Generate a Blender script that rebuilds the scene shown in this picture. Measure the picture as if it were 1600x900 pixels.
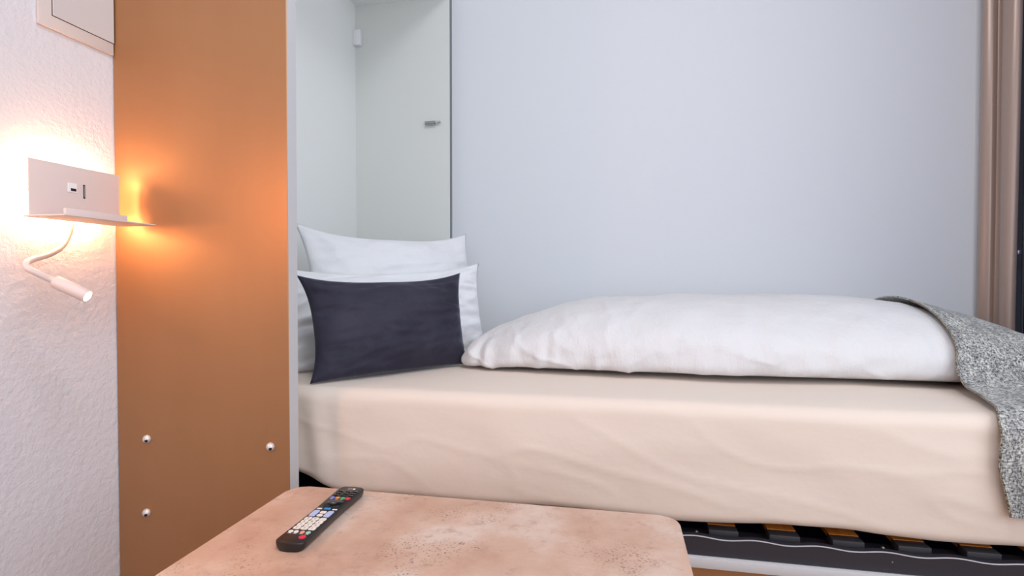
import bpy, bmesh, math, random
from mathutils import Vector, Matrix, noise
R = math.radians
random.seed(4)
scene = bpy.context.scene
for o in list(bpy.data.objects): bpy.data.objects.remove(o)

def lin(r, g, b):
    f = lambda c: ((c/255)/12.92 if c/255 <= .04045 else (((c/255)+.055)/1.055)**2.4)
    return (f(r), f(g), f(b), 1)

# ------------------------------------------------------------------ camera
EYE = .756
cd = bpy.data.cameras.new('camera'); cam = bpy.data.objects.new('camera', cd)
scene.collection.objects.link(cam); scene.camera = cam
cam.location = (0, 0, EYE); cam.rotation_euler = (R(90-1.03), 0, R(11.0))
cd.sensor_width = 36; cd.lens = 835/1600*36; cd.clip_start = .02

# ------------------------------------------------------------------ light
scene.view_settings.view_transform = 'Standard'; scene.view_settings.look = 'None'
scene.view_settings.gamma = 1; scene.view_settings.use_curve_mapping = False
scene.view_settings.exposure = 0.0
w = bpy.data.worlds.new('world'); scene.world = w; w.use_nodes = True
bg = w.node_tree.nodes['Background']; bg.inputs[0].default_value = (.80, .87, 1, 1); bg.inputs[1].default_value = .64

def area(name, loc, target, sx, sy, power, col):
    l = bpy.data.lights.new(name, 'AREA'); l.shape = 'RECTANGLE'; l.size = sx; l.size_y = sy
    l.energy = power; l.color = col
    o = bpy.data.objects.new(name, l); scene.collection.objects.link(o); o.location = loc
    o.rotation_euler = (Vector(target)-Vector(loc)).to_track_quat('-Z', 'Y').to_euler()
    return o
area('room_daylight', (.3, -2.3, 1.6), (-.1, 2, .9), 2.2, 1.8, 20, (.84, .91, 1))
area('window_daylight', (1.25, -.1, 1.35), (-1.04, .45, 1.2), 1.7, 1.7, 21, (.86, .93, 1))
area('ceiling_light', (.1, .2, 2.42), (-.1, .9, 0), .5, .5, 13, (.92, .95, 1))
l = bpy.data.lights.new('warm_fill_light', 'POINT'); l.energy = 4.8; l.color = (1, .43, .18); l.shadow_soft_size = .04  # unseen warm fill added for bed front, table and cabinet side; no lamp here
o = bpy.data.objects.new('warm_fill_light', l); scene.collection.objects.link(o); o.location = (-1.0, .25, .98)

# ------------------------------------------------------------------ materials
def mat(name, col, rough=.6, metal=0, spec=.5, sheen=0, coat=0):
    m = bpy.data.materials.new(name); m.use_nodes = True
    b = m.node_tree.nodes['Principled BSDF']
    b.inputs['Base Color'].default_value = col; b.inputs['Roughness'].default_value = rough
    b.inputs['Metallic'].default_value = metal; b.inputs['Specular IOR Level'].default_value = spec
    b.inputs['Sheen Weight'].default_value = sheen; b.inputs['Coat Weight'].default_value = coat
    return m
def nodes(m): return m.node_tree.nodes, m.node_tree.links, m.node_tree.nodes['Principled BSDF']
def nz(m, scale, detail=4, rough=.5, sc=None):
    n, l, b = nodes(m); tc = n.new('ShaderNodeTexCoord'); t = n.new('ShaderNodeTexNoise')
    src = tc.outputs['Object']
    if sc:
        mp = n.new('ShaderNodeMapping'); mp.inputs['Scale'].default_value = sc; l.new(src, mp.inputs[0]); src = mp.outputs[0]
    l.new(src, t.inputs['Vector']); t.inputs['Scale'].default_value = scale
    t.inputs['Detail'].default_value = detail; t.inputs['Roughness'].default_value = rough
    return t.outputs[0]
def ramp(m, src, stops):
    n, l, b = nodes(m); r = n.new('ShaderNodeValToRGB'); e = r.color_ramp.elements
    while len(e) < len(stops): e.new(.5)
    for i, (p, c) in enumerate(stops): e[i].position = p; e[i].color = c
    l.new(src, r.inputs[0]); return r.outputs[0]
def bump(m, src, strength, dist=.001, prev=None):
    n, l, b = nodes(m); bp = n.new('ShaderNodeBump'); bp.inputs['Strength'].default_value = strength
    bp.inputs['Distance'].default_value = dist; l.new(src, bp.inputs['Height'])
    if prev: l.new(prev.outputs[0], bp.inputs['Normal'])
    l.new(bp.outputs[0], b.inputs['Normal']); return bp
def colour(m, out): n, l, b = nodes(m); l.new(out, b.inputs['Base Color'])
def mix(m, a, b_, fac, mode='MIX'):
    n, l, b = nodes(m); x = n.new('ShaderNodeMix'); x.data_type = 'RGBA'; x.blend_type = mode
    l.new(a, x.inputs[6]); l.new(b_, x.inputs[7])
    if isinstance(fac, (int, float)): x.inputs[0].default_value = fac
    else: l.new(fac, x.inputs[0])
    return x.outputs[2]

M = {}
m = M['plaster'] = mat('rough plaster', lin(219, 218, 224), .9, spec=.2)
p = bump(m, nz(m, 70, 6, .6), .5, .005); bump(m, nz(m, 190, 3, .6), .35, .002, p)
m = M['wall'] = mat('smooth painted wall', lin(221, 224, 229), .8, spec=.25)
bump(m, nz(m, 120, 3), .05, .001)
M['ceiling'] = mat('ceiling paint', lin(235, 235, 235), .9)
m = M['floor'] = mat('oak floor', lin(170, 125, 85), .45)
colour(m, ramp(m, nz(m, 6, 6, .6, (1, 12, 1)), [(.3, lin(150, 105, 70)), (.7, lin(190, 145, 100))]))
m = M['brown'] = mat('bronze brown laminate', lin(142, 108, 78), .44, .6, spec=.45)
colour(m, ramp(m, nz(m, 3, 5, .6, (1, 1, .3)), [(.35, lin(168, 122, 84)), (.65, lin(176, 130, 91))]))
m = M['white_board'] = mat('white laminate', lin(240, 242, 240), .5)
M['grey_edge'] = mat('pale grey edge banding', lin(196, 194, 196), .5)
M['far_board'] = mat('pale grey laminate', lin(218, 220, 216), .45)
M['dark_edge'] = mat('grey edge banding', lin(128, 130, 133), .55)
M['white_plastic'] = mat('white plastic', lin(240, 240, 242), .35)
m = M['lamp_white'] = mat('matt white lamp metal', lin(222, 206, 202), .5)
m = M['sheet'] = mat('cotton sheet', lin(226, 210, 197), .85, spec=.15, sheen=.15)
p = bump(m, nz(m, 8, 5, .5, (.8, 1, 1)), .32, .012); bump(m, nz(m, 1400, 2), .12, .0004, p)
m = M['pillow'] = mat('white cotton', lin(230, 230, 233), .85, spec=.15, sheen=.15)
p = bump(m, nz(m, 12, 5, .55), .5, .014); bump(m, nz(m, 1400, 2), .1, .0004, p)
m = M['duvet'] = mat('white duvet cotton', lin(219, 217, 218), .85, spec=.15, sheen=.15)
p = bump(m, nz(m, 12, 6, .6, (1.3, 1, .6)), .55, .016); bump(m, nz(m, 1400, 2), .1, .0004, p)
m = M['velvet'] = mat('charcoal velvet', lin(62, 60, 74), .75, spec=.2, sheen=.6)
n_, l_, b_ = nodes(m); b_.inputs['Sheen Roughness'].default_value = .35; b_.inputs['Sheen Tint'].default_value = lin(170, 170, 190)
colour(m, ramp(m, nz(m, 7, 5, .6), [(.3, lin(40, 38, 50)), (.7, lin(60, 58, 72))]))
p = bump(m, nz(m, 14, 4, .6), .3, .008); bump(m, nz(m, 900, 2), .2, .0005, p)
# woven tweed
m = M['tweed'] = mat('grey tweed weave', lin(150, 150, 150), .95, spec=.1, sheen=.2)
a = nz(m, 250, 1, .6); b2 = nz(m, 130, 2, .7, (1, 1, 4)); c = nz(m, 130, 2, .7, (5, 1, 1))
big = nz(m, 22, 3, .6, (2, 1, .5))
base = ramp(m, a, [(.43, lin(46, 46, 48)), (.50, lin(150, 150, 148)), (.57, lin(244, 242, 234))])
t2 = ramp(m, b2, [(.44, lin(54, 54, 58)), (.56, lin(238, 236, 230))])
t3 = ramp(m, c, [(.44, lin(62, 62, 66)), (.56, lin(234, 232, 224))])
x = mix(m, base, t2, .42); x = mix(m, x, t3, .35)
x = mix(m, x, ramp(m, big, [(.35, (.52, .53, .56, 1)), (.65, (.92, .93, .93, 1))]), 1.0, 'MULTIPLY')
colour(m, x); bump(m, a, .8, .002)
m = M['tweed_hem'] = mat('tan overcast stitching', lin(150, 128, 100), .95, spec=.1)
colour(m, ramp(m, nz(m, 500, 2), [(.42, lin(70, 64, 58)), (.58, lin(180, 166, 144))]))
# table laminate
m = M['table'] = mat('rose beige stone laminate', lin(200, 165, 145), .38, spec=.5)
g1 = ramp(m, nz(m, 7, 8, .62), [(.34, lin(186, 146, 124)), (.50, lin(200, 166, 146)), (.64, lin(212, 190, 176))])
g2 = ramp(m, nz(m, 38, 8, .7), [(.55, (0, 0, 0, 1)), (.74, (.8, .8, .8, 1))])
g3 = ramp(m, nz(m, 26, 3, .6), [(0, lin(158, 124, 108)), (1, lin(170, 136, 120))])
x = mix(m, g1, g3, g2)
g4 = ramp(m, nz(m, 330, 2, .5), [(.58, (0, 0, 0, 1)), (.66, (.9, .9, .9, 1))])
g5 = ramp(m, nz(m, 9, 3), [(.5, (0, 0, 0, 1)), (.6, (1, 1, 1, 1))])
x = mix(m, x, ramp(m, nz(m, 5), [(0, lin(120, 95, 84)), (1, lin(130, 104, 90))]), mix(m, g4, g5, 1.0, 'MULTIPLY'))
colour(m, x); bump(m, nz(m, 38, 8, .7), .08, .001)
M['table_edge'] = mat('table edge banding', lin(205, 182, 168), .5)
M['dark_steel'] = mat('black powder coated steel', lin(40, 38, 46), .45)
M['rail_highlight'] = mat('pale rail edge highlight', lin(190, 190, 196), .4)  # light grey painted in as the highlight along the rail's top edge
M['steel'] = mat('bare steel', lin(190, 190, 195), .3, 1)
M['rubber'] = mat('black rubber cap', lin(46, 44, 48), .5)
m = M['beech'] = mat('orange beech slat', lin(196, 116, 40), .45)
colour(m, ramp(m, nz(m, 14, 6, .6, (6, .6, 1)), [(.3, lin(180, 100, 30)), (.7, lin(214, 134, 52))]))
M['navy'] = mat('dark navy board', lin(24, 26, 52), .5)
m = M['curtain'] = mat('taupe satin curtain', lin(170, 146, 134), .32, .25, spec=.5, sheen=.3)
bump(m, nz(m, 60, 4, .5, (1, 1, .05)), .15, .002)
M['bolt'] = mat('satin zinc bolt', lin(215, 212, 212), .3, .35)
M['cover'] = mat('grey white painted metal', lin(205, 200, 200), .5)
M['glass'] = mat('window glass at dusk', lin(12, 18, 92), .6, spec=.5)
M['frame'] = mat('dark window frame', lin(70, 72, 80), .4)
M['remote'] = mat('black remote plastic', lin(30, 26, 26), .3, spec=.5)
M['remote_gloss'] = mat('glossy black', lin(16, 16, 18), .15)
M['btn_white'] = mat('cream button', lin(232, 222, 212), .5)
M['btn_blue'] = mat('pale blue button', lin(178, 190, 226), .5)
M['btn_red'] = mat('red button', lin(215, 40, 70), .4)
M['btn_green'] = mat('green button', lin(70, 180, 120), .4)
M['btn_mint'] = mat('mint button', lin(160, 205, 180), .5)
M['btn_orange'] = mat('orange button', lin(235, 140, 50), .4)
M['btn_violet'] = mat('violet button', lin(120, 125, 215), .4)
M['btn_pink'] = mat('salmon button', lin(235, 150, 130), .5)
M['btn_cyan'] = mat('sky blue button', lin(50, 130, 190), .4)
M['print'] = mat('white print', lin(225, 220, 220), .6)
M['print_dark'] = mat('dark print', lin(60, 55, 60), .6)
M['black'] = mat('black recess', lin(18, 16, 18), .6)
def emis(name, col, s):
    m = mat(name, (0, 0, 0, 1)); n, l, b = nodes(m)
    b.inputs['Emission Color'].default_value = col; b.inputs['Emission Strength'].default_value = s; return m
M['led'] = emis('warm LED strip', (1, .53, .26, 1), 70)
M['lens'] = emis('reading light lens', (1, .74, .50, 1), 14)

# ------------------------------------------------------------------ helpers
def link(name, me, mats, parent=None, smooth=None):
    o = bpy.data.objects.new(name, me); scene.collection.objects.link(o)
    for k in (mats if isinstance(mats, (list, tuple)) else [mats]): me.materials.append(k)
    if parent: o.parent = parent; o.matrix_parent_inverse = parent.matrix_world.inverted() if False else Matrix.Translation(-parent.location)
    if smooth is not None:
        for pgn in me.polygons: pgn.use_smooth = True
        if smooth < 180:
            try: me.set_sharp_from_angle(angle=R(smooth))
            except Exception: pass
    return o
def fin(name, bm, mats, parent=None, smooth=None):
    bmesh.ops.recalc_face_normals(bm, faces=bm.faces)
    me = bpy.data.meshes.new(name); bm.to_mesh(me); bm.free()
    return link(name, me, mats, parent, smooth)
def empty(name, loc):
    o = bpy.data.objects.new(name, None); scene.collection.objects.link(o); o.location = loc; o.empty_display_size = .05; return o
def tag(o, label, cat, group=None):
    o['label'] = label; o['category'] = cat
    if group: o['group'] = group
    return o
def struct(o): o['kind'] = 'structure'; return o
def boxbm(x0, x1, y0, y1, z0, z1, bev=0, seg=2, bm=None):
    own = bm is None; b = bmesh.new()
    bmesh.ops.create_cube(b, size=1)
    for v in b.verts: v.co = Vector(((x0+x1)/2+v.co.x*(x1-x0), (y0+y1)/2+v.co.y*(y1-y0), (z0+z1)/2+v.co.z*(z1-z0)))
    if bev: bmesh.ops.bevel(b, geom=b.edges[:], offset=bev, segments=seg, affect='EDGES', profile=.5)
    if own: return b
    me = bpy.data.meshes.new('t'); b.to_mesh(me); b.free(); bm.from_mesh(me); bpy.data.meshes.remove(me); return bm
def box(name, x0, x1, y0, y1, z0, z1, m, parent=None, bev=0, seg=2):
    return fin(name, boxbm(x0, x1, y0, y1, z0, z1, bev, seg), m, parent, 35 if bev else None)
def tubebm(pts, radii, seg=16, caps=True):
    bm = bmesh.new(); rings = []
    pts = [Vector(p) for p in pts]; up = Vector((0, 0, 1)); prev = None
    for i, p in enumerate(pts):
        d = (pts[min(i+1, len(pts)-1)]-pts[max(i-1, 0)]).normalized()
        if prev is None: s = d.cross(up); s = s if s.length > .01 else d.cross(Vector((1, 0, 0)))
        else: s = prev - d*prev.dot(d)
        s.normalize(); prev = s; t = d.cross(s); r = radii[i] if isinstance(radii, (list, tuple)) else radii
        rings.append([bm.verts.new(p+(s*math.cos(a)+t*math.sin(a))*r) for a in [2*math.pi*k/seg for k in range(seg)]])
    for a, b in zip(rings, rings[1:]):
        for k in range(seg): bm.faces.new((a[k], a[(k+1) % seg], b[(k+1) % seg], b[k]))
    if caps: bm.faces.new(rings[0]); bm.faces.new(rings[-1])
    return bm
def spline(pts, n=10):
    P = [Vector(p) for p in pts]; P = [P[0]*2-P[1]]+P+[P[-1]*2-P[-2]]; out = []
    for i in range(1, len(P)-2):
        for k in range(n):
            t = k/n; a, b, c, d = P[i-1:i+3]
            out.append(.5*((2*b)+(c-a)*t+(2*a-5*b+4*c-d)*t*t+(3*b-a-3*c+d)*t**3))
    out.append(P[-2]); return out
def sstep(a, b, x): t = max(0, min(1, (x-a)/(b-a))); return t*t*(3-2*t)
def interp(x, tab):
    if x <= tab[0][0]: return tab[0][1]
    for (a, va), (b, vb) in zip(tab, tab[1:]):
        if x <= b: t = (x-a)/(b-a); t = t*t*(3-2*t)*.35+t*.65; return va+(vb-va)*t
    return tab[-1][1]
def gridfaces(bm, rows, closed=False):
    for a, b in zip(rows, rows[1:]):
        n = len(a)
        for k in range(n if closed else n-1): bm.faces.new((a[k], a[(k+1) % n], b[(k+1) % n], b[k]))

# ------------------------------------------------------------------ room
WX = -1.04          # left wall
WY = 2.03           # back wall
RX = 1.262          # window wall
CH = 2.5
struct(box('floor', WX-.1, RX+.1, -2.6, WY+.1, -.1, 0, M['floor']))
struct(box('ceiling', WX-.1, RX+.1, -2.6, WY+.1, CH, CH+.1, M['ceiling']))
struct(box('wall_left', WX-.1, WX, -2.6, WY+.1, 0, CH, M['plaster']))
struct(box('wall_back', WX, RX+.1, WY, WY+.1, 0, CH, M['wall']))
bm = boxbm(RX, RX+.1, -2.6, -1.1, 0, CH); boxbm(RX, RX+.1, 1.996, WY, 0, CH, bm=bm); boxbm(RX, RX+.1, .95, 1.10, 0, CH, bm=bm)
for (ya, yb) in ((-1.1, .95), (1.10, 1.996)):
    boxbm(RX, RX+.1, ya, yb, 2.3, CH, bm=bm); boxbm(RX, RX+.1, ya, yb, 0, .08, bm=bm)
struct(fin('wall_right', bm, M['wall']))
def window(name, y0, y1, pane):
    wi = empty(name, (RX+.05, (y0+y1)/2, .08)); struct(wi)
    bm = boxbm(RX-.002, RX+.06, y1-.004, y1-.0005, .081, 2.299); boxbm(RX-.002, RX+.06, y0+.001, y0+.05, .081, 2.299, bm=bm)
    boxbm(RX-.002, RX+.06, y0+.05, y1-.004, .081, .14, bm=bm); boxbm(RX-.002, RX+.06, y0+.05, y1-.004, 2.24, 2.299, bm=bm)
    fin('window_frame', bm, M['frame'], wi)
    if pane:
        box('window_pane', RX+.02, RX+.026, y0+.05, y1-.004, .14, 2.24, M['glass'], wi)
        box('window_handle', RX-.03, RX-.018, 1.941, 1.949, .83, .845, M['steel'], wi, .002)
        box('sash_rod', RX-.016, RX-.011, 1.943, 1.947, .16, 1.95, M['frame'], wi)
window('window_1', 1.10, 1.996, True)
window('window_2', -1.1, .95, False)

# ------------------------------------------------------------------ bed cabinet
cab = empty('bed_cabinet', (-.835, 1.48, 0))
tag(cab, 'open fold-down bed cabinet with bronze brown outer side and white inside at the bed head', 'cabinet')
XF = -.634; XB = WX+.002; YN = .95; YN2 = .982; YF = 1.996; YF2 = 2.028; ZT = EYE+1.088
def side(name, y0, y1, outer, edge, inner):
    bm = boxbm(XB, XF, y0, y1, .0, 2.2, .0012, 1)
    bmesh.ops.recalc_face_normals(bm, faces=bm.faces)
    for f in bm.faces:
        n = f.normal
        f.material_index = 0 if n.y < -.5 else (2 if n.y > .5 else 1)
    return fin(name, bm, [outer, edge, inner], cab)
s = side('side_panel', YN, YN2, M['brown'], M['grey_edge'], M['white_board']); s['label'] = 'bronze brown side panel with pale edge'
s = side('side_panel', YF, YF2, M['far_board'], M['dark_edge'], M['white_board']); s['label'] = 'pale grey far side panel with dark edge'
box('back_panel', XB, XB+.012, YN2, YF, 0, 2.2, M['white_board'], cab)
box('top_panel', XB+.012, XF-.002, YN2, YF, ZT, ZT+.02, M['white_board'], cab)
box('corner_bracket', XB+.012, XB+.042, YF-.022, YF, EYE+.925, EYE+.985, M['white_plastic'], cab, .003)
bm = tubebm([(-.728, YF-.014, EYE+.602), (-.688, YF-.014, EYE+.602)], .0075, 14)
me = bpy.data.meshes.new('t'); t_ = tubebm([(-.688, YF-.014, EYE+.602), (-.668, YF-.010, EYE+.606)], .004, 10); t_.to_mesh(me); t_.free(); bm.from_mesh(me)
me = bpy.data.meshes.new('t'); t_ = tubebm([(-.71, YF-.014, EYE+.602), (-.71, YF, EYE+.602)], .005, 10); t_.to_mesh(me); t_.free(); bm.from_mesh(me)
fin('metal_catch', bm, M['steel'], cab, 40)
for (x, z) in ((-.965, -.337), (-.6755, -.336), (-.968, -.493)):
    b = tubebm([(x, YN+.001, EYE+z), (x, YN-.003, EYE+z), (x, YN-.0065, EYE+z), (x, YN-.0085, EYE+z)], [.0085, .0085, .006, .003], 20)
    bo = fin('bolt', b, M['bolt'], cab, 40)
    b = tubebm([(x+.0038, YN-.0055, EYE+z-.0022), (x+.0044, YN-.0085, EYE+z-.0026)], .0030, 6)
    fin('hex_socket', b, M['black'], bo)

# ------------------------------------------------------------------ bed frame
bed = empty('fold_down_bed', (0, 1.52, 0))
tag(bed, 'black steel fold-down bed frame with orange sprung slats on a brown base under the mattress', 'bed')
X0, X1 = -.95, 1.03
# front rail with a wavy pressed top edge
def wave(x): return .0022*math.cos(2*math.pi*(x-.256)/.1075)
for (ya, yb) in ((1.045, 1.060), (1.965, 1.980)):
    bm = bmesh.new(); rows = []; NX = 260
    for i in range(NX+1):
        x = X0+(X1-X0)*i/NX; zt = EYE-.4865+wave(x)
        rows.append([bm.verts.new(c) for c in ((x, ya, EYE-.520), (x, ya, zt), (x, yb, zt), (x, yb, EYE-.520))])
    gridfaces(bm, rows, True); bm.faces.new(rows[0]); bm.faces.new(rows[-1])
    ra = fin('rail', bm, M['dark_steel'], bed)
    bm = bmesh.new(); rows = []
    for i in range(NX+1):
        x = X0+(X1-X0)*i/NX; zt = EYE-.4865+wave(x)
        rows.append([bm.verts.new(c) for c in ((x, ya-.0012, zt-.0003), (x, ya-.0012, zt+.0008), (x, ya+.0015, zt+.0008), (x, ya+.0015, zt-.0003))])
    gridfaces(bm, rows, True); fin('rail_highlight', bm, M['rail_highlight'], ra)  # thin pale strip stands in for the rail's edge highlight
box('end_rail', X0-.02, X0, 1.045, 1.98, EYE-.52, EYE-.43, M['dark_steel'], bed)
box('end_rail', X1, X1+.02, 1.045, 1.98, EYE-.52, EYE-.4865, M['dark_steel'], bed)
xs = [.2025+.1075*k for k in range(-6, 8)]
box('head_shade_block', X0, -.56, 1.085, 1.96, EYE-.515, EYE-.472, M['black'], bed)  # black block added for the shadow inside the cabinet at the bed head
for x in xs:
    bm = boxbm(x-.0265, x+.0265, 1.063, 1.092, EYE-.494, EYE-.4785, .0015, 2)
    fin('slat_holder', bm, M['rubber'], bed, 35)
    bm = bmesh.new(); rows = []
    for i in range(25):
        y = 1.086+(1.954-1.086)*i/24; c = .007*(1-((i-12)/12)**2)
        rows.append([bm.verts.new(q) for q in ((x-.025, y, EYE-.486+c*.4), (x-.025, y, EYE-.4772+c), (x+.025, y, EYE-.4772+c), (x+.025, y, EYE-.486+c*.4))])
    gridfaces(bm, rows, True); bm.faces.new(rows[0]); bm.faces.new(rows[-1])
    fin('slat', bm, M['beech'], bed)
box('slat_ledge', X0, X1, 1.060, 1.10, EYE-.500, EYE-.4945, M['dark_steel'], bed)
for x in (.155, .478):
    fin('screw', tubebm([(x, 1.074, EYE-.495), (x, 1.074, EYE-.489), (x, 1.074, EYE-.487)], [.004, .004, .002], 12), M['steel'], bed, 40)
fin('rivet', tubebm([(.480, 1.046, EYE-.500), (.480, 1.0435, EYE-.500)], .0013, 10), M['steel'], bed)
box('base_top_board', -.60, 1.05, 1.035, 1.99, EYE-.540, EYE-.5215, M['grey_edge'], bed, .001)['label'] = 'pale grey edged board'
box('base_front_board', -.60, 1.05, 1.045, 1.063, 0, EYE-.5405, M['brown'], bed)['label'] = 'bronze brown base front'
box('base_end_board', 1.030, 1.048, 1.063, 1.985, 0, EYE-.5405, M['brown'], bed)
box('base_lining', -.58, 1.02, 1.08, 1.96, EYE-.5213, EYE-.5203, M['navy'], bed)

# ------------------------------------------------------------------ mattress
ZM = EYE-.237; ZB = EYE-.463
def mat_profile(x):
    y0, y1, r, rb = 1.052, 1.985, .026, .02
    rise = .05*(1-sstep(-.74, -.56, x))**1.2
    zb = ZB+rise
    pts = []
    def arc(cx, cz, rr, a0, a1, n=7): return [(cx+rr*math.cos(R(a0+(a1-a0)*k/(n-1))), cz+rr*math.sin(R(a0+(a1-a0)*k/(n-1)))) for k in range(n)]
    bl = arc(y0+rb, zb+rb, rb, 270, 180); tl = arc(y0+r, ZM-r, r, 180, 90)
    n = 26
    pts += bl + [(y0, zb+rb+(ZM-r-zb-rb)*k/n) for k in range(1, n)] + tl
    pts += [(y0+r+(y1-y0-2*r)*k/30, ZM) for k in range(1, 30)]
    pts += arc(y1-r, ZM-r, r, 90, 0) + arc(y1-r, zb+r, r, 0, -90)
    pts += [(y1-r-(y1-y0-2*r)*k/12, zb) for k in range(1, 12)]
    return pts
bm = bmesh.new(); rows = []; NX = 260; mx0, mx1 = -1.0, 1.02
for i in range(NX+1):
    x = mx0+(mx1-mx0)*i/NX
    e = min(1, (x-mx0)/.03, (mx1-x)/.03); ins = .03*(1-math.sqrt(max(0, 1-(1-e)**2)))
    row = []
    for (y, z) in mat_profile(x):
        yc, zc = 1.52, (ZM+ZB)/2
        yy = y+(ins if y < yc else -ins)*min(1, abs(y-yc)/.3); zz = z+(-ins if z > zc else ins)*min(1, abs(z-zc)/.05)
        if y < 1.08:
            t = (z-ZB)/(ZM-ZB)
            bulge = .006*math.sin(math.pi*min(1, max(0, t)))
            n1 = noise.noise(Vector((x*3.1, z*9, 1.7)))*.004+noise.noise(Vector((x*7+z*9, z*16, 5)))*.0016+(1-abs(noise.noise(Vector((x*5+z*9, z*12, 15)))))**10*.0017
            # gathers near the head corner and soft diagonal pulls
            n1 += .004*math.sin(x*85+z*12)*(1-sstep(-.66, -.52, x))*(1-t*.5)
            yy -= bulge+n1*math.sin(math.pi*min(1, max(0, t)))**.5
            if t < .2: zz += (noise.noise(Vector((x*4.2, 0, 9)))*.008+noise.noise(Vector((x*13, 0, 3)))*.0025)*(1-t/.2)
        elif z > ZM-.01:
            zz += noise.noise(Vector((x*5, y*5, 2)))*.002
        row.append(bm.verts.new((x, yy, zz)))
    rows.append(row)
gridfaces(bm, rows, True); bm.faces.new(rows[0]); bm.faces.new(rows[-1])
tag(fin('mattress', bm, M['sheet'], None, 60), 'thick mattress in a cream fitted sheet lying on the slatted bed frame', 'mattress')

# ------------------------------------------------------------------ pillows
def pillow(name, TL, TR, BR, BL, T, m, seed, conc=(.06, .05, .03, .05), wr=1.0, N=64, pw=2.6, flat=0.0):
    TL, TR, BR, BL = [Vector(p) for p in (TL, TR, BR, BL)]
    nrm = (TR-TL+BR-BL).cross(TL-BL+TR-BR).normalized()   # towards the viewer side
    if nrm.y > 0: nrm = -nrm
    bm = bmesh.new(); F = []; B = []
    ctop, cright, cbot, cleft = conc
    for j in range(N+1):
        fr = []; br = []
        for i in range(N+1):
            u, v = i/N, j/N; a, b = 2*u-1, 2*v-1
            hu = (1-abs(a)**3.0); hv = (1-abs(b)**2.6)
            uu = u + (cleft*hv*max(0, -a)**2) - (cright*hv*max(0, a)**2)
            vv = v + (cbot*hu*max(0, -b)**2) - (ctop*hu*max(0, b)**2)
            p = (BL*(1-uu)+BR*uu)*(1-vv)+(TL*(1-uu)+TR*uu)*vv
            t = T/2*(max(0, 1-abs(a)**pw)**.62)*(max(0, 1-abs(b)**pw)**.62)
            t *= 1+.10*(-b)
            edge = (1-max(abs(a), abs(b)))
            k = noise.noise(Vector((u*4+seed, v*4, seed)))*.014
            # gathers running in from the side seams
            ga = math.sin(v*46+3*noise.noise(Vector((v*6, seed, 0))))*.007*math.exp(-min(u, 1-u)*12)*min(1, min(u, 1-u)*30)
            k2 = noise.noise(Vector((u*7+v*3+seed, v*13-u*4, seed*2)))*.010
            k2 += (1-abs(noise.noise(Vector((u*5+v*3+seed, v*6-u*3, seed+4)))))**9*.009*(.35+.65*math.exp(-min(u, 1-u)*6))
            w_ = min(1, edge*7)*wr
            fr.append(p+nrm*(t+(k+k2+ga)*w_)); br.append(p-nrm*(t+(k*.6)*w_))
        F.append([bm.verts.new(q) for q in fr]); B.append([bm.verts.new(q) for q in br])
    gridfaces(bm, F); gridfaces(bm, B)
    bmesh.ops.remove_doubles(bm, verts=bm.verts, dist=.0004)
    o = fin(name, bm, m, None, 180)
    return o
Z = EYE
pillow('pillow', (-.925, 1.415, Z+.165), (-.535, 1.880, Z+.163), (-.455, 1.80, ZM+.004), (-.835, 1.355, ZM+.004), .13, M['pillow'], 3.3, conc=(.10, .03, .0, .05))
o = bpy.context.scene.objects['pillow']; tag(o, 'rear white bed pillow leaning on the cabinet back, tallest of the pillows', 'pillow', 'white bed pillows')
o = pillow('pillow', (-.885, 1.25, Z+.035), (-.432, 1.665, Z+.050), (-.383, 1.602, ZM+.004), (-.805, 1.170, ZM+.004), .12, M['pillow'], 7.1, conc=(.11, .03, .0, .03))
tag(o, 'front white bed pillow standing directly behind the charcoal cushion', 'pillow', 'white bed pillows')
o = pillow('cushion', (-.732, 1.127, Z+.008), (-.430, 1.448, Z+.016), (-.395, 1.402, ZM+.005), (-.665, 1.073, ZM+.003), .105, M['velvet'], 12.4, conc=(.09, .03, .015, .055), wr=.7)
tag(o, 'charcoal velvet rectangular cushion standing in front of the white pillows', 'cushion')

# ------------------------------------------------------------------ duvet
DX0, DX1 = -.405, 1.0
HT = [(-.412, .078), (-.35, .107), (-.27, .134), (-.17, .164), (-.08, .179), (.02, .185), (.25, .188), (.55, .186), (.72, .174), (.85, .137), (.93, .104), (1.0, .080), (1.14, .055)]
FT = [(-.412, 1.335), (-.36, 1.318), (-.3, 1.30), (-.15, 1.272), (0, 1.258), (.3, 1.25), (.7, 1.262), (1.0, 1.28)]
def shear(x, y): return x+(y-1.36)*.18*(1-sstep(-.41, .1, x))
def dprof(x, n=96, ends=True):
    h = interp(x, HT); yf = interp(x, FT)+.02; yb = 1.955; yc = (yf+yb)/2; wd = (yb-yf)/2
    e = min(1, (x-DX0)/.03) if x < 0 else min(1, (DX1-x)/.05)
    s = math.sqrt(max(0.0, 1-(1-max(0, e))**2)); s = max(s, .03) if ends else 1
    zc = ZM+.30*h; pts = []
    for k in range(n):
        a = 2*math.pi*k/n; c, sn = math.cos(a), math.sin(a)
        px_ = 2.1 if sn > 0 else 4.2
        rr = (abs(c)**px_+abs(sn)**px_)**(-1/px_)
        y = yc+wd*rr*c*(.93+.07*s); z = zc+(.70*h if sn > 0 else .29*h)*rr*sn*s
        pts.append((y, z))
    return pts
bm = bmesh.new(); rows = []; NX = 300
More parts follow.
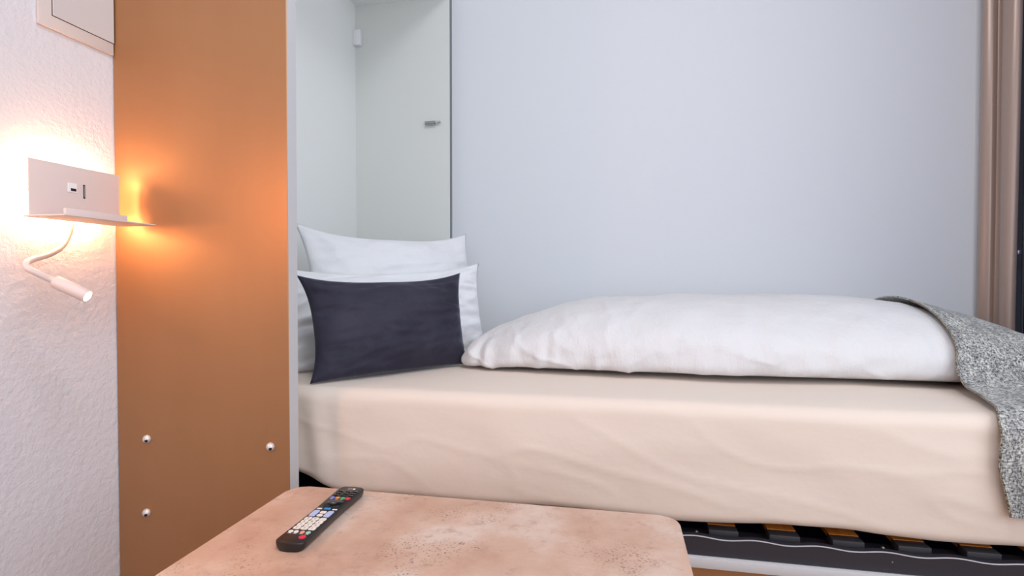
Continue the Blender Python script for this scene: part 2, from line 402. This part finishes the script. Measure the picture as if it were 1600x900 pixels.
for i in range(NX+1):
    x = DX0+(DX1-DX0)*i/NX; row = []
    P = dprof(x); n = len(P)
    for k, (y, z) in enumerate(P):
        a = 2*math.pi*k/n; up = math.sin(a)
        front = max(0, -math.cos(a))
        d = 0
        if up > -.6:
            d += noise.noise(Vector((x*3.5, y*3.5, z*6)))*.008+abs(noise.noise(Vector((x*6+z*5, y*5, 8))))*.006
            d += noise.noise(Vector((x*11-z*14, y*6, z*16+4)))*.007*front
            # gathers at the seam on the pillow end
            fg = math.exp(-max(0, x-DX0)*4.5)
            d += math.sin(x*95+noise.noise(Vector((x*12, 3, 1)))*5)*.007*front*fg*math.exp(-((z-ZM-.045)/.035)**2)
            d += noise.noise(Vector((x*22, y*2, z*10)))*.0055*front*math.exp(-((z-ZM-.055)/.04)**2)
            rid = (1-abs(noise.noise(Vector((x*9+z*7, y*3, z*15+11)))))**9
            d += rid*.007*min(1, front*1.6)*(.45+.55*math.exp(-max(0, x-DX0)*2))
            d *= 1-.65*sstep(.6, .72, x)
            rid = (1-abs(noise.noise(Vector((x*5-y*4, y*6+x*2, z*6+21)))))**8
            d += rid*.004*(1-.8*sstep(.6, .72, x))
        row.append(bm.verts.new((shear(x, y), y+math.cos(a)*d, max(ZM+.0025, z+up*d))))
    rows.append(row)
gridfaces(bm, rows, True); bm.faces.new(rows[0]); bm.faces.new(rows[-1])
tag(fin('duvet', bm, M['duvet'], None, 180), 'puffy white folded duvet lying lengthwise on top of the mattress', 'duvet')

# ------------------------------------------------------------------ throw blanket
def throw_profile(x):
    P = dprof(x, ends=False); n = len(P)
    up = [P[k] for k in range(n//2+1+8) ]
    # from the back (angle 0) over the top to the front
    h = interp(x, HT)
    pts = []
    for k in range(3, n//2+6):
        y, z = P[k % n]; a = 2*math.pi*k/n
        pts.append(Vector((y+.009*math.cos(a), z+.011*max(.3, math.sin(a)))))
    pts = [p for p in pts if p.y > ZM+min(.078, .42*h)]
    yf = pts[-1].x
    pts += [Vector((yf-.006, ZM+min(.055, .3*h))), Vector((yf-.025, ZM+min(.030, .2*h))), Vector((yf-.055, ZM+.016)), Vector((1.12, ZM+.0105)), Vector((1.075, ZM+.0085)),
            Vector((1.052, ZM-.003)), Vector((1.038, ZM-.022)), Vector((1.034, ZM-.07)), Vector((1.033, ZM-.12)), Vector((1.034, Z-.401))]
    # resample
    L = [0]
    for a, b in zip(pts, pts[1:]): L.append(L[-1]+(b-a).length)
    out = []; NV = 220; j = 0
    for i in range(NV+1):
        s = L[-1]*i/NV
        while j < len(L)-2 and L[j+1] < s: j += 1
        t = (s-L[j])/max(1e-6, L[j+1]-L[j]); out.append(pts[j].lerp(pts[j+1], min(1, t)))
    for _ in range(3): out = [out[0]]+[(out[i-1]+out[i]*2+out[i+1])/4 for i in range(1, len(out)-1)]+[out[-1]]
    return out
EX = [(0, .79), (.25, .745), (.48, .716), (.6, .707), (.68, .693), (.75, .680), (.82, .658), (.87, .638), (.93, .632), (1.0, .650)]
def edge_x(v): return interp(v, EX)
NU = 70; NV = 220
def throw_pt(v, u):
    x = edge_x(v)+u*(1.13-edge_x(v)) ; pr = throw_profile(x); q = pr[int(round(v*NV))]
    wob = noise.noise(Vector((x*9, q.x*7, q.y*7)))*.003
    lift = .004*math.exp(-u*30)
    dz = -.0 if x < DX1-.02 else 0
    return Vector((x, q.x-(wob if v > .6 else 0)-(lift if v > .85 else 0), q.y+(abs(wob)+lift if v < .85 else 0)))
cols = []
for iu in range(NU+1):
    u = (iu/NU)**1.3; prc = None; col = []
    cols.append([throw_pt(iv/NV, u) for iv in range(NV+1)]) if False else None
    # profiles vary slowly with x: evaluate once per column using a mean x, then shift along the slanted edge
    xm = .70+u*(1.13-.70); pr = throw_profile(xm); pr2 = throw_profile(xm+.03)
    for iv in range(NV+1):
        v = iv/NV; x = edge_x(v)+u*(1.13-edge_x(v)); t = (x-xm)/.03
        q = pr[iv]+(pr2[iv]-pr[iv])*t
        wob = noise.noise(Vector((x*9, q.x*7, q.y*7)))*.003; lift = .003*math.exp(-u*30)
        if v < .6: col.append(Vector((x, q.x, q.y+abs(wob)+lift)))
        else: col.append(Vector((x, q.x-abs(wob)-lift*.5, q.y+lift*.5)))
    cols.append(col)
cols = [c for c in cols if c]
bm = bmesh.new(); T_ = .0045
nr = lambda i, j: ((cols[min(i+1, NU)][j]-cols[max(i-1, 0)][j]).cross(cols[i][min(j+1, NV)]-cols[i][max(j-1, 0)])).normalized()
A = [[bm.verts.new(cols[i][j]) for j in range(NV+1)] for i in range(NU+1)]
sgn = 1 if nr(5, 60).z > 0 else -1
Bv = [[bm.verts.new(cols[i][j]+nr(i, j)*T_*sgn) for j in range(NV+1)] for i in range(NU+1)]
gridfaces(bm, A); gridfaces(bm, Bv)
for j in range(NV):
    for i in (0, NU): bm.faces.new((A[i][j], A[i][j+1], Bv[i][j+1], Bv[i][j]))
for i in range(NU):
    for j in (0, NV): bm.faces.new((A[i][j], A[i+1][j], Bv[i+1][j], Bv[i][j]))
hem_pts = [cols[0][j]+nr(0, j)*T_*.5*sgn+Vector((-.0006, 0, 0)) for j in range(0, NV+1)]
th = fin('throw_blanket', bm, M['tweed'], None, 50)
tag(th, 'grey tweed throw blanket draped over the duvet and down the mattress front', 'blanket')
fin('stitched_hem', tubebm(hem_pts[90:], .0015, 8), M['tweed_hem'], th, 180)['label'] = 'tan overcast edge stitching'

# ------------------------------------------------------------------ curtain
bm = bmesh.new(); rows = []
path = spline([(1.172, 2.022, 0), (1.160, 2.002, 0), (1.178, 1.988, 0), (1.196, 1.990, 0), (1.204, 1.972, 0), (1.190, 1.950, 0), (1.194, 1.925, 0), (1.212, 1.918, 0), (1.222, 1.930, 0), (1.220, 1.955, 0)], 12)
NZ = 40
for j in range(NZ+1):
    z = .03+(2.42-.03)*j/NZ; t = j/NZ; row = []
    for i, p_ in enumerate(path):
        s_ = i/len(path)
        row.append(bm.verts.new((p_.x+.006*math.sin(t*3+s_*4)*(1-t)*.6+.004*(t-.3), p_.y+.004*math.sin(t*5+s_*9), z)))
    rows.append(row)
gridfaces(bm, rows)
cu = fin('curtain', bm, M['curtain'], None, 180)
sm = cu.modifiers.new('thickness', 'SOLIDIFY'); sm.thickness = .0025; sm.offset = 0
tag(cu, 'taupe satin curtain hanging in folds at the window beside the bed foot', 'curtain')
tag(box('curtain_rail', 1.165, 1.235, .25, 2.026, 2.42, 2.44, M['white_plastic']), 'white ceiling rail carrying the taupe curtain', 'curtain rail')
cr = bpy.data.objects['curtain_rail']
for v in cr.data.vertices: v.co.z += (CH-2.44)
for v in cu.data.vertices: v.co.z = .03+(v.co.z-.03)*(CH-.021-.03)/(2.42-.03)

# ------------------------------------------------------------------ fuse box cover
fb = empty('electrical_box', (WX, .87, Z+.46))
tag(fb, 'white electrical box cover with inset door on the plaster wall above the lamp', 'electrical box')
bm = boxbm(WX+.0005, WX+.0065, .799, .948, Z+.466, Z+.90, .0015, 2)
fin('cover_frame', bm, M['cover'], fb, 35)
box('door_gap', WX+.0060, WX+.0068, .8225, .9478, Z+.4895, Z+.88, M['black'], fb)
box('door', WX+.0066, WX+.0080, .8237, .9478, Z+.4908, Z+.879, M['cover'], fb, .0006, 1)

# ------------------------------------------------------------------ wall lamp
PX = WX+.045
la = empty('wall_lamp', (WX, .835, Z+.16))
tag(la, 'white backlit wall lamp with usb plate, small shelf and bent reading arm', 'wall lamp')
box('back_box', WX+.0005, PX-.003, .770, .902, Z+.127, Z+.197, M['lamp_white'], la, .002)
# LED ring round the back box
bm = bmesh.new()
boxbm(WX+.004, WX+.020, .776, .900, Z+.1972, Z+.2050, bm=bm); boxbm(WX+.004, WX+.020, .776, .900, Z+.1110, Z+.1268, bm=bm)
boxbm(WX+.004, WX+.020, .7640, .7698, Z+.130, Z+.194, bm=bm); boxbm(WX+.030, WX+.036, .9022, .9052, Z+.130, Z+.194, bm=bm)
fin('light_strip', bm, M['led'], la)
pl = box('face_plate', PX-.003, PX, .749, .921, Z+.1065, Z+.2095, M['lamp_white'], la, .0014, 2)
fin('shelf', boxbm(PX+.0002, -.908, .738, .921, Z+.1055, Z+.1085, .001, 1), M['lamp_white'], la, 35)
box('shelf_lip', -.934, -.928, .757, .876, Z+.1086, Z+.1215, M['lamp_white'], la, .002)
us = box('usb_port', PX, PX+.0015, .8155, .8325, Z+.160, Z+.177, M['white_plastic'], la, .0005, 1)
box('usb_socket', PX+.0014, PX+.0019, .8205, .8305, Z+.1625, Z+.1675, M['black'], us)
sw = box('slot_switch', PX, PX+.0008, .8450, .8485, Z+.152, Z+.178, M['black'], la)
box('switch_slider', PX+.0006, PX+.0018, .8455, .8480, Z+.1545, Z+.1755, M['dark_edge'], sw)
def at(px, py, xw):      # point on the vertical plane x = xw seen at a pixel of the photograph
    a = (px-800)/835; b = (450-py)/835; c, s = math.cos(R(11)), math.sin(R(11)); pc, ps = math.cos(R(1.03)), math.sin(R(1.03))
    f = Vector((-s*pc, c*pc, -ps)); r = Vector((c, s, 0)); u = Vector((-s*ps, c*ps, pc))
    d = f+r*a+u*b; return Vector((0, 0, EYE))+d*(xw/d.x)
neck = spline([at(112, 350, WX+.02), at(107, 368, WX+.022), at(96, 386, WX+.034), at(76, 398, WX+.050), at(52, 405, WX+.066), at(41, 411, WX+.078), at(43, 419, WX+.086), at(60, 428, WX+.094), at(90, 442, WX+.104)], 10)
fin('flexible_arm', tubebm(neck, .0050, 16), M['lamp_white'], la, 180)
h0 = at(86, 440, WX+.103); h1 = at(137, 463, WX+.150); dv = (h1-h0).normalized()
hd = fin('reading_head', tubebm([h0-dv*.001, h0, h0+dv*.001, h1-dv*.0010, h1], [.006, .0098, .0108, .0108, .0102], 28), M['lamp_white'], la, 35)
fin('lens', tubebm([h1-dv*.0005, h1+dv*.0006, h1+dv*.0012], [.0088, .0086, .006], 24), M['lens'], hd, 60)

# ------------------------------------------------------------------ coffee table
TZ = Z-.370
tb = empty('coffee_table', (-.233, .695, 0))
tag(tb, 'low table with a rose beige stone-look top standing beside the bed', 'table')
def rrect(x0, x1, y0, y1, rad, n=8):
    out = []
    for (cx, cy, a0) in ((x1-rad, y1-rad, 0), (x0+rad, y1-rad, 90), (x0+rad, y0+rad, 180), (x1-rad, y0+rad, 270)):
        for k in range(n+1): a = R(a0+90*k/n); out.append((cx+rad*math.cos(a), cy+rad*math.sin(a)))
    return out
def prism(outline, z0, z1, bev=0, seg=2):
    bm = bmesh.new(); lo = [bm.verts.new((x, y, z0)) for x, y in outline]; hi = [bm.verts.new((x, y, z1)) for x, y in outline]
    bm.faces.new(lo); f = bm.faces.new(hi); n = len(outline)
    for k in range(n): bm.faces.new((lo[k], lo[(k+1) % n], hi[(k+1) % n], hi[k]))
    if bev: bmesh.ops.bevel(bm, geom=list(f.edges), offset=bev, segments=seg, affect='EDGES', profile=.5)
    return bm
bm = prism(rrect(-.562, .096, .535, .858, .028), TZ-.028, TZ, .0018, 2)
bmesh.ops.recalc_face_normals(bm, faces=bm.faces)
for f in bm.faces: f.material_index = 0 if f.normal.z > .9 else 1
fin('tabletop', bm, [M['table'], M['table_edge']], tb)
for (x, y) in ((-.52, .575), (-.52, .818), (.054, .575), (.054, .818)):
    box('leg', x-.016, x+.016, y-.016, y+.016, 0, TZ-.0285, M['dark_steel'], tb, .002)

# ------------------------------------------------------------------ remote control
rc = empty('remote_control', (0, 0, 0))
tag(rc, 'black television remote control with coloured and cream keys lying on the low table', 'remote control')
RL, RW, RH = .196, .045, .019
# local frame: +x right, +y towards the far end (logo end); near end carries the power key
def outl(k):
    out = []; n = 14
    for (sx, sy) in ((1, 1), (-1, 1), (-1, -1), (1, -1)): pass
    hw = RW/2*k; hl = RL/2
    def wdt(y): return hw*(1-.05*math.cos(y/hl*math.pi*.9))
    rad = .010; N = 30; right = []
    for i in range(N+1):
        y = -hl+rad+(2*hl-2*rad)*i/N; right.append((wdt(y), y))
    far = []
    for i in range(1, 6):
        a = R(90*i/6); far.append((wdt(hl)-rad+rad*math.cos(a), hl-rad+rad*math.sin(a)))
    top = right+far+[(0, hl+.0012)]
    left = [(-x, y) for x, y in reversed(right+far)]
    bot = []
    for i in range(1, 6):
        a = R(180+90*i/6); bot.append((-wdt(hl)+rad+rad*math.cos(a), -hl+rad+rad*math.sin(a)))
    out = top+left+bot+[(0, -hl-.001)]+[(-x, y) for x, y in reversed(bot)]
    return out
bm = bmesh.new(); rings = []
for (k, z) in ((.80, 0), (.90, .0035), (.97, .008), (1, .0135), (1, .0165), (.975, .0185), (.94, .0190)):
    rings.append([bm.verts.new((x, y*(.985+.015*k), z)) for x, y in outl(k)])
gridfaces(bm, rings, True); bm.faces.new(rings[0]); bm.faces.new(rings[-1])
fin('body', bm, M['remote'], rc, 40)
def key(name, x, y, w_, l_2, m, hgt=.0016, rad=None, parent=rc):
    rad = rad if rad is not None else min(w_, l_2)*.22
    return fin(name, prism([(px_+0, py_) for px_, py_ in rrect(x-w_/2, x+w_/2, y-l_2/2, y+l_2/2, rad, 5)], .0186, .0190+hgt, .0004, 1), m, parent, 40)
def print_(s, x, y, size, m, parent, z=.0208):
    c = bpy.data.curves.new('text', 'FONT'); c.body = s; c.size = size; c.align_x = 'CENTER'; c.align_y = 'CENTER'
    o = bpy.data.objects.new('text', c); scene.collection.objects.link(o)
    dg = bpy.context.evaluated_depsgraph_get(); me = bpy.data.meshes.new_from_object(o.evaluated_get(dg)); bpy.data.objects.remove(o)
    rot = Matrix.Translation((x, y, z))@Matrix.Rotation(math.pi, 4, 'Z'); me.transform(rot)
    return link('lettering', me, m, parent)
Y0 = -RL/2
k = key('power_button', .0125, Y0+.017, .0105, .0095, M['btn_red'], .0022, .0047)
for i, (x, mm) in enumerate(((-.0150, 'btn_white'), (-.0062, 'btn_white'), (.0040, 'btn_pink'), (.0135, 'btn_mint'))):
    key('button', x, Y0+.0305, .0072, .0066, M[mm], .0016, .0032)
    fin('label_print', prism(rrect(x-.003, x+.003, Y0+.0262-.0004, Y0+.0262+.0004, .0002, 1), .0188, .01915), M['print'], rc)
nums = ['1', '2', '3', '4', '5', '6', '7', '8', '9', '-', '0', '#']
for r_ in range(4):
    for c_ in range(3):
        x = (.0125, 0, -.0125)[c_]; y = Y0+.0425+r_*.0098
        b = key('number_button', x, y, .0108, .0082, M['btn_white'], .0014)
        print_(nums[r_*3+c_], x, y, .0058, M['print_dark'], b, .0206)
yv = Y0+.0895
key('volume_button', .0125, yv, .0100, .0195, M['btn_blue'], .0018)
key('channel_button', -.0125, yv, .0100, .0195, M['btn_blue'], .0018)
key('button', 0, yv+.0050, .0098, .0078, M['btn_white'], .0014); key('button', 0, yv-.0052, .0098, .0070, M['btn_white'], .0014, .003)
b = key('home_button', 0, Y0+.1075, .0110, .0060, M['btn_cyan'], .0014)
key('button', -.0135, Y0+.1065, .0082, .0032, M['btn_white'], .0010); key('button', .0135, Y0+.1065, .0082, .0032, M['btn_white'], .0010)
ring = [(math.cos(2*math.pi*q/28)*.0165, Y0+.1265+math.sin(2*math.pi*q/28)*.0135) for q in range(28)]
nv = fin('navigation_ring', prism(ring, .0186, .0206, .0006, 2), M['remote_gloss'], rc, 40)
b = fin('ok_button', prism([(math.cos(2*math.pi*q/20)*.0055, Y0+.1265+math.sin(2*math.pi*q/20)*.005) for q in range(20)], .0204, .0216, .0004, 1), M['remote'], nv, 40)
print_('OK', 0, Y0+.1265, .0042, M['print'], b, .0218)
for x, mm in ((.0142, 'btn_red'), (.0048, 'btn_green'), (-.0048, 'btn_orange'), (-.0142, 'btn_violet')):
    key('colour_button', x, Y0+.1485+(.0 if mm != 'btn_red' else -.001), .0078 if mm != 'btn_red' else .009, .0052 if mm != 'btn_red' else .008, M[mm], .0018, .0022)
    fin('label_print', prism(rrect(x-.003, x+.003, Y0+.1437-.0004, Y0+.1437+.0005, .0002, 1), .0188, .01915), M['print'], rc) if mm != 'btn_red' else None
for r_ in range(3):
    for c_, x in enumerate((.0138, .0, -.0138)):
        y = Y0+.1580+r_*.0085
        key('small_button', x, y, .0075, .0034, M['remote_gloss'], .0016)
        fin('label_print', prism(rrect(x-.003, x+.003, y+.0032, y+.0041, .0002, 1), .0188, .01915), M['btn_green'] if (r_ == 0 and c_ == 1) else M['print'], rc)
lg = fin('logo', prism([(.0055+math.cos(2*math.pi*q/20)*.0026, Y0+.1872+math.sin(2*math.pi*q/20)*.0026) for q in range(20)], .0188, .01915), M['print'], rc)
print_('LG', -.0022, Y0+.1872, .0062, M['print'], rc, .0192)
# lay the remote on the table
rc.location = (-.437, .7425, TZ+.0003); rc.rotation_euler = (0, 0, R(1.6)); rc.scale = (.93, 1, .66)
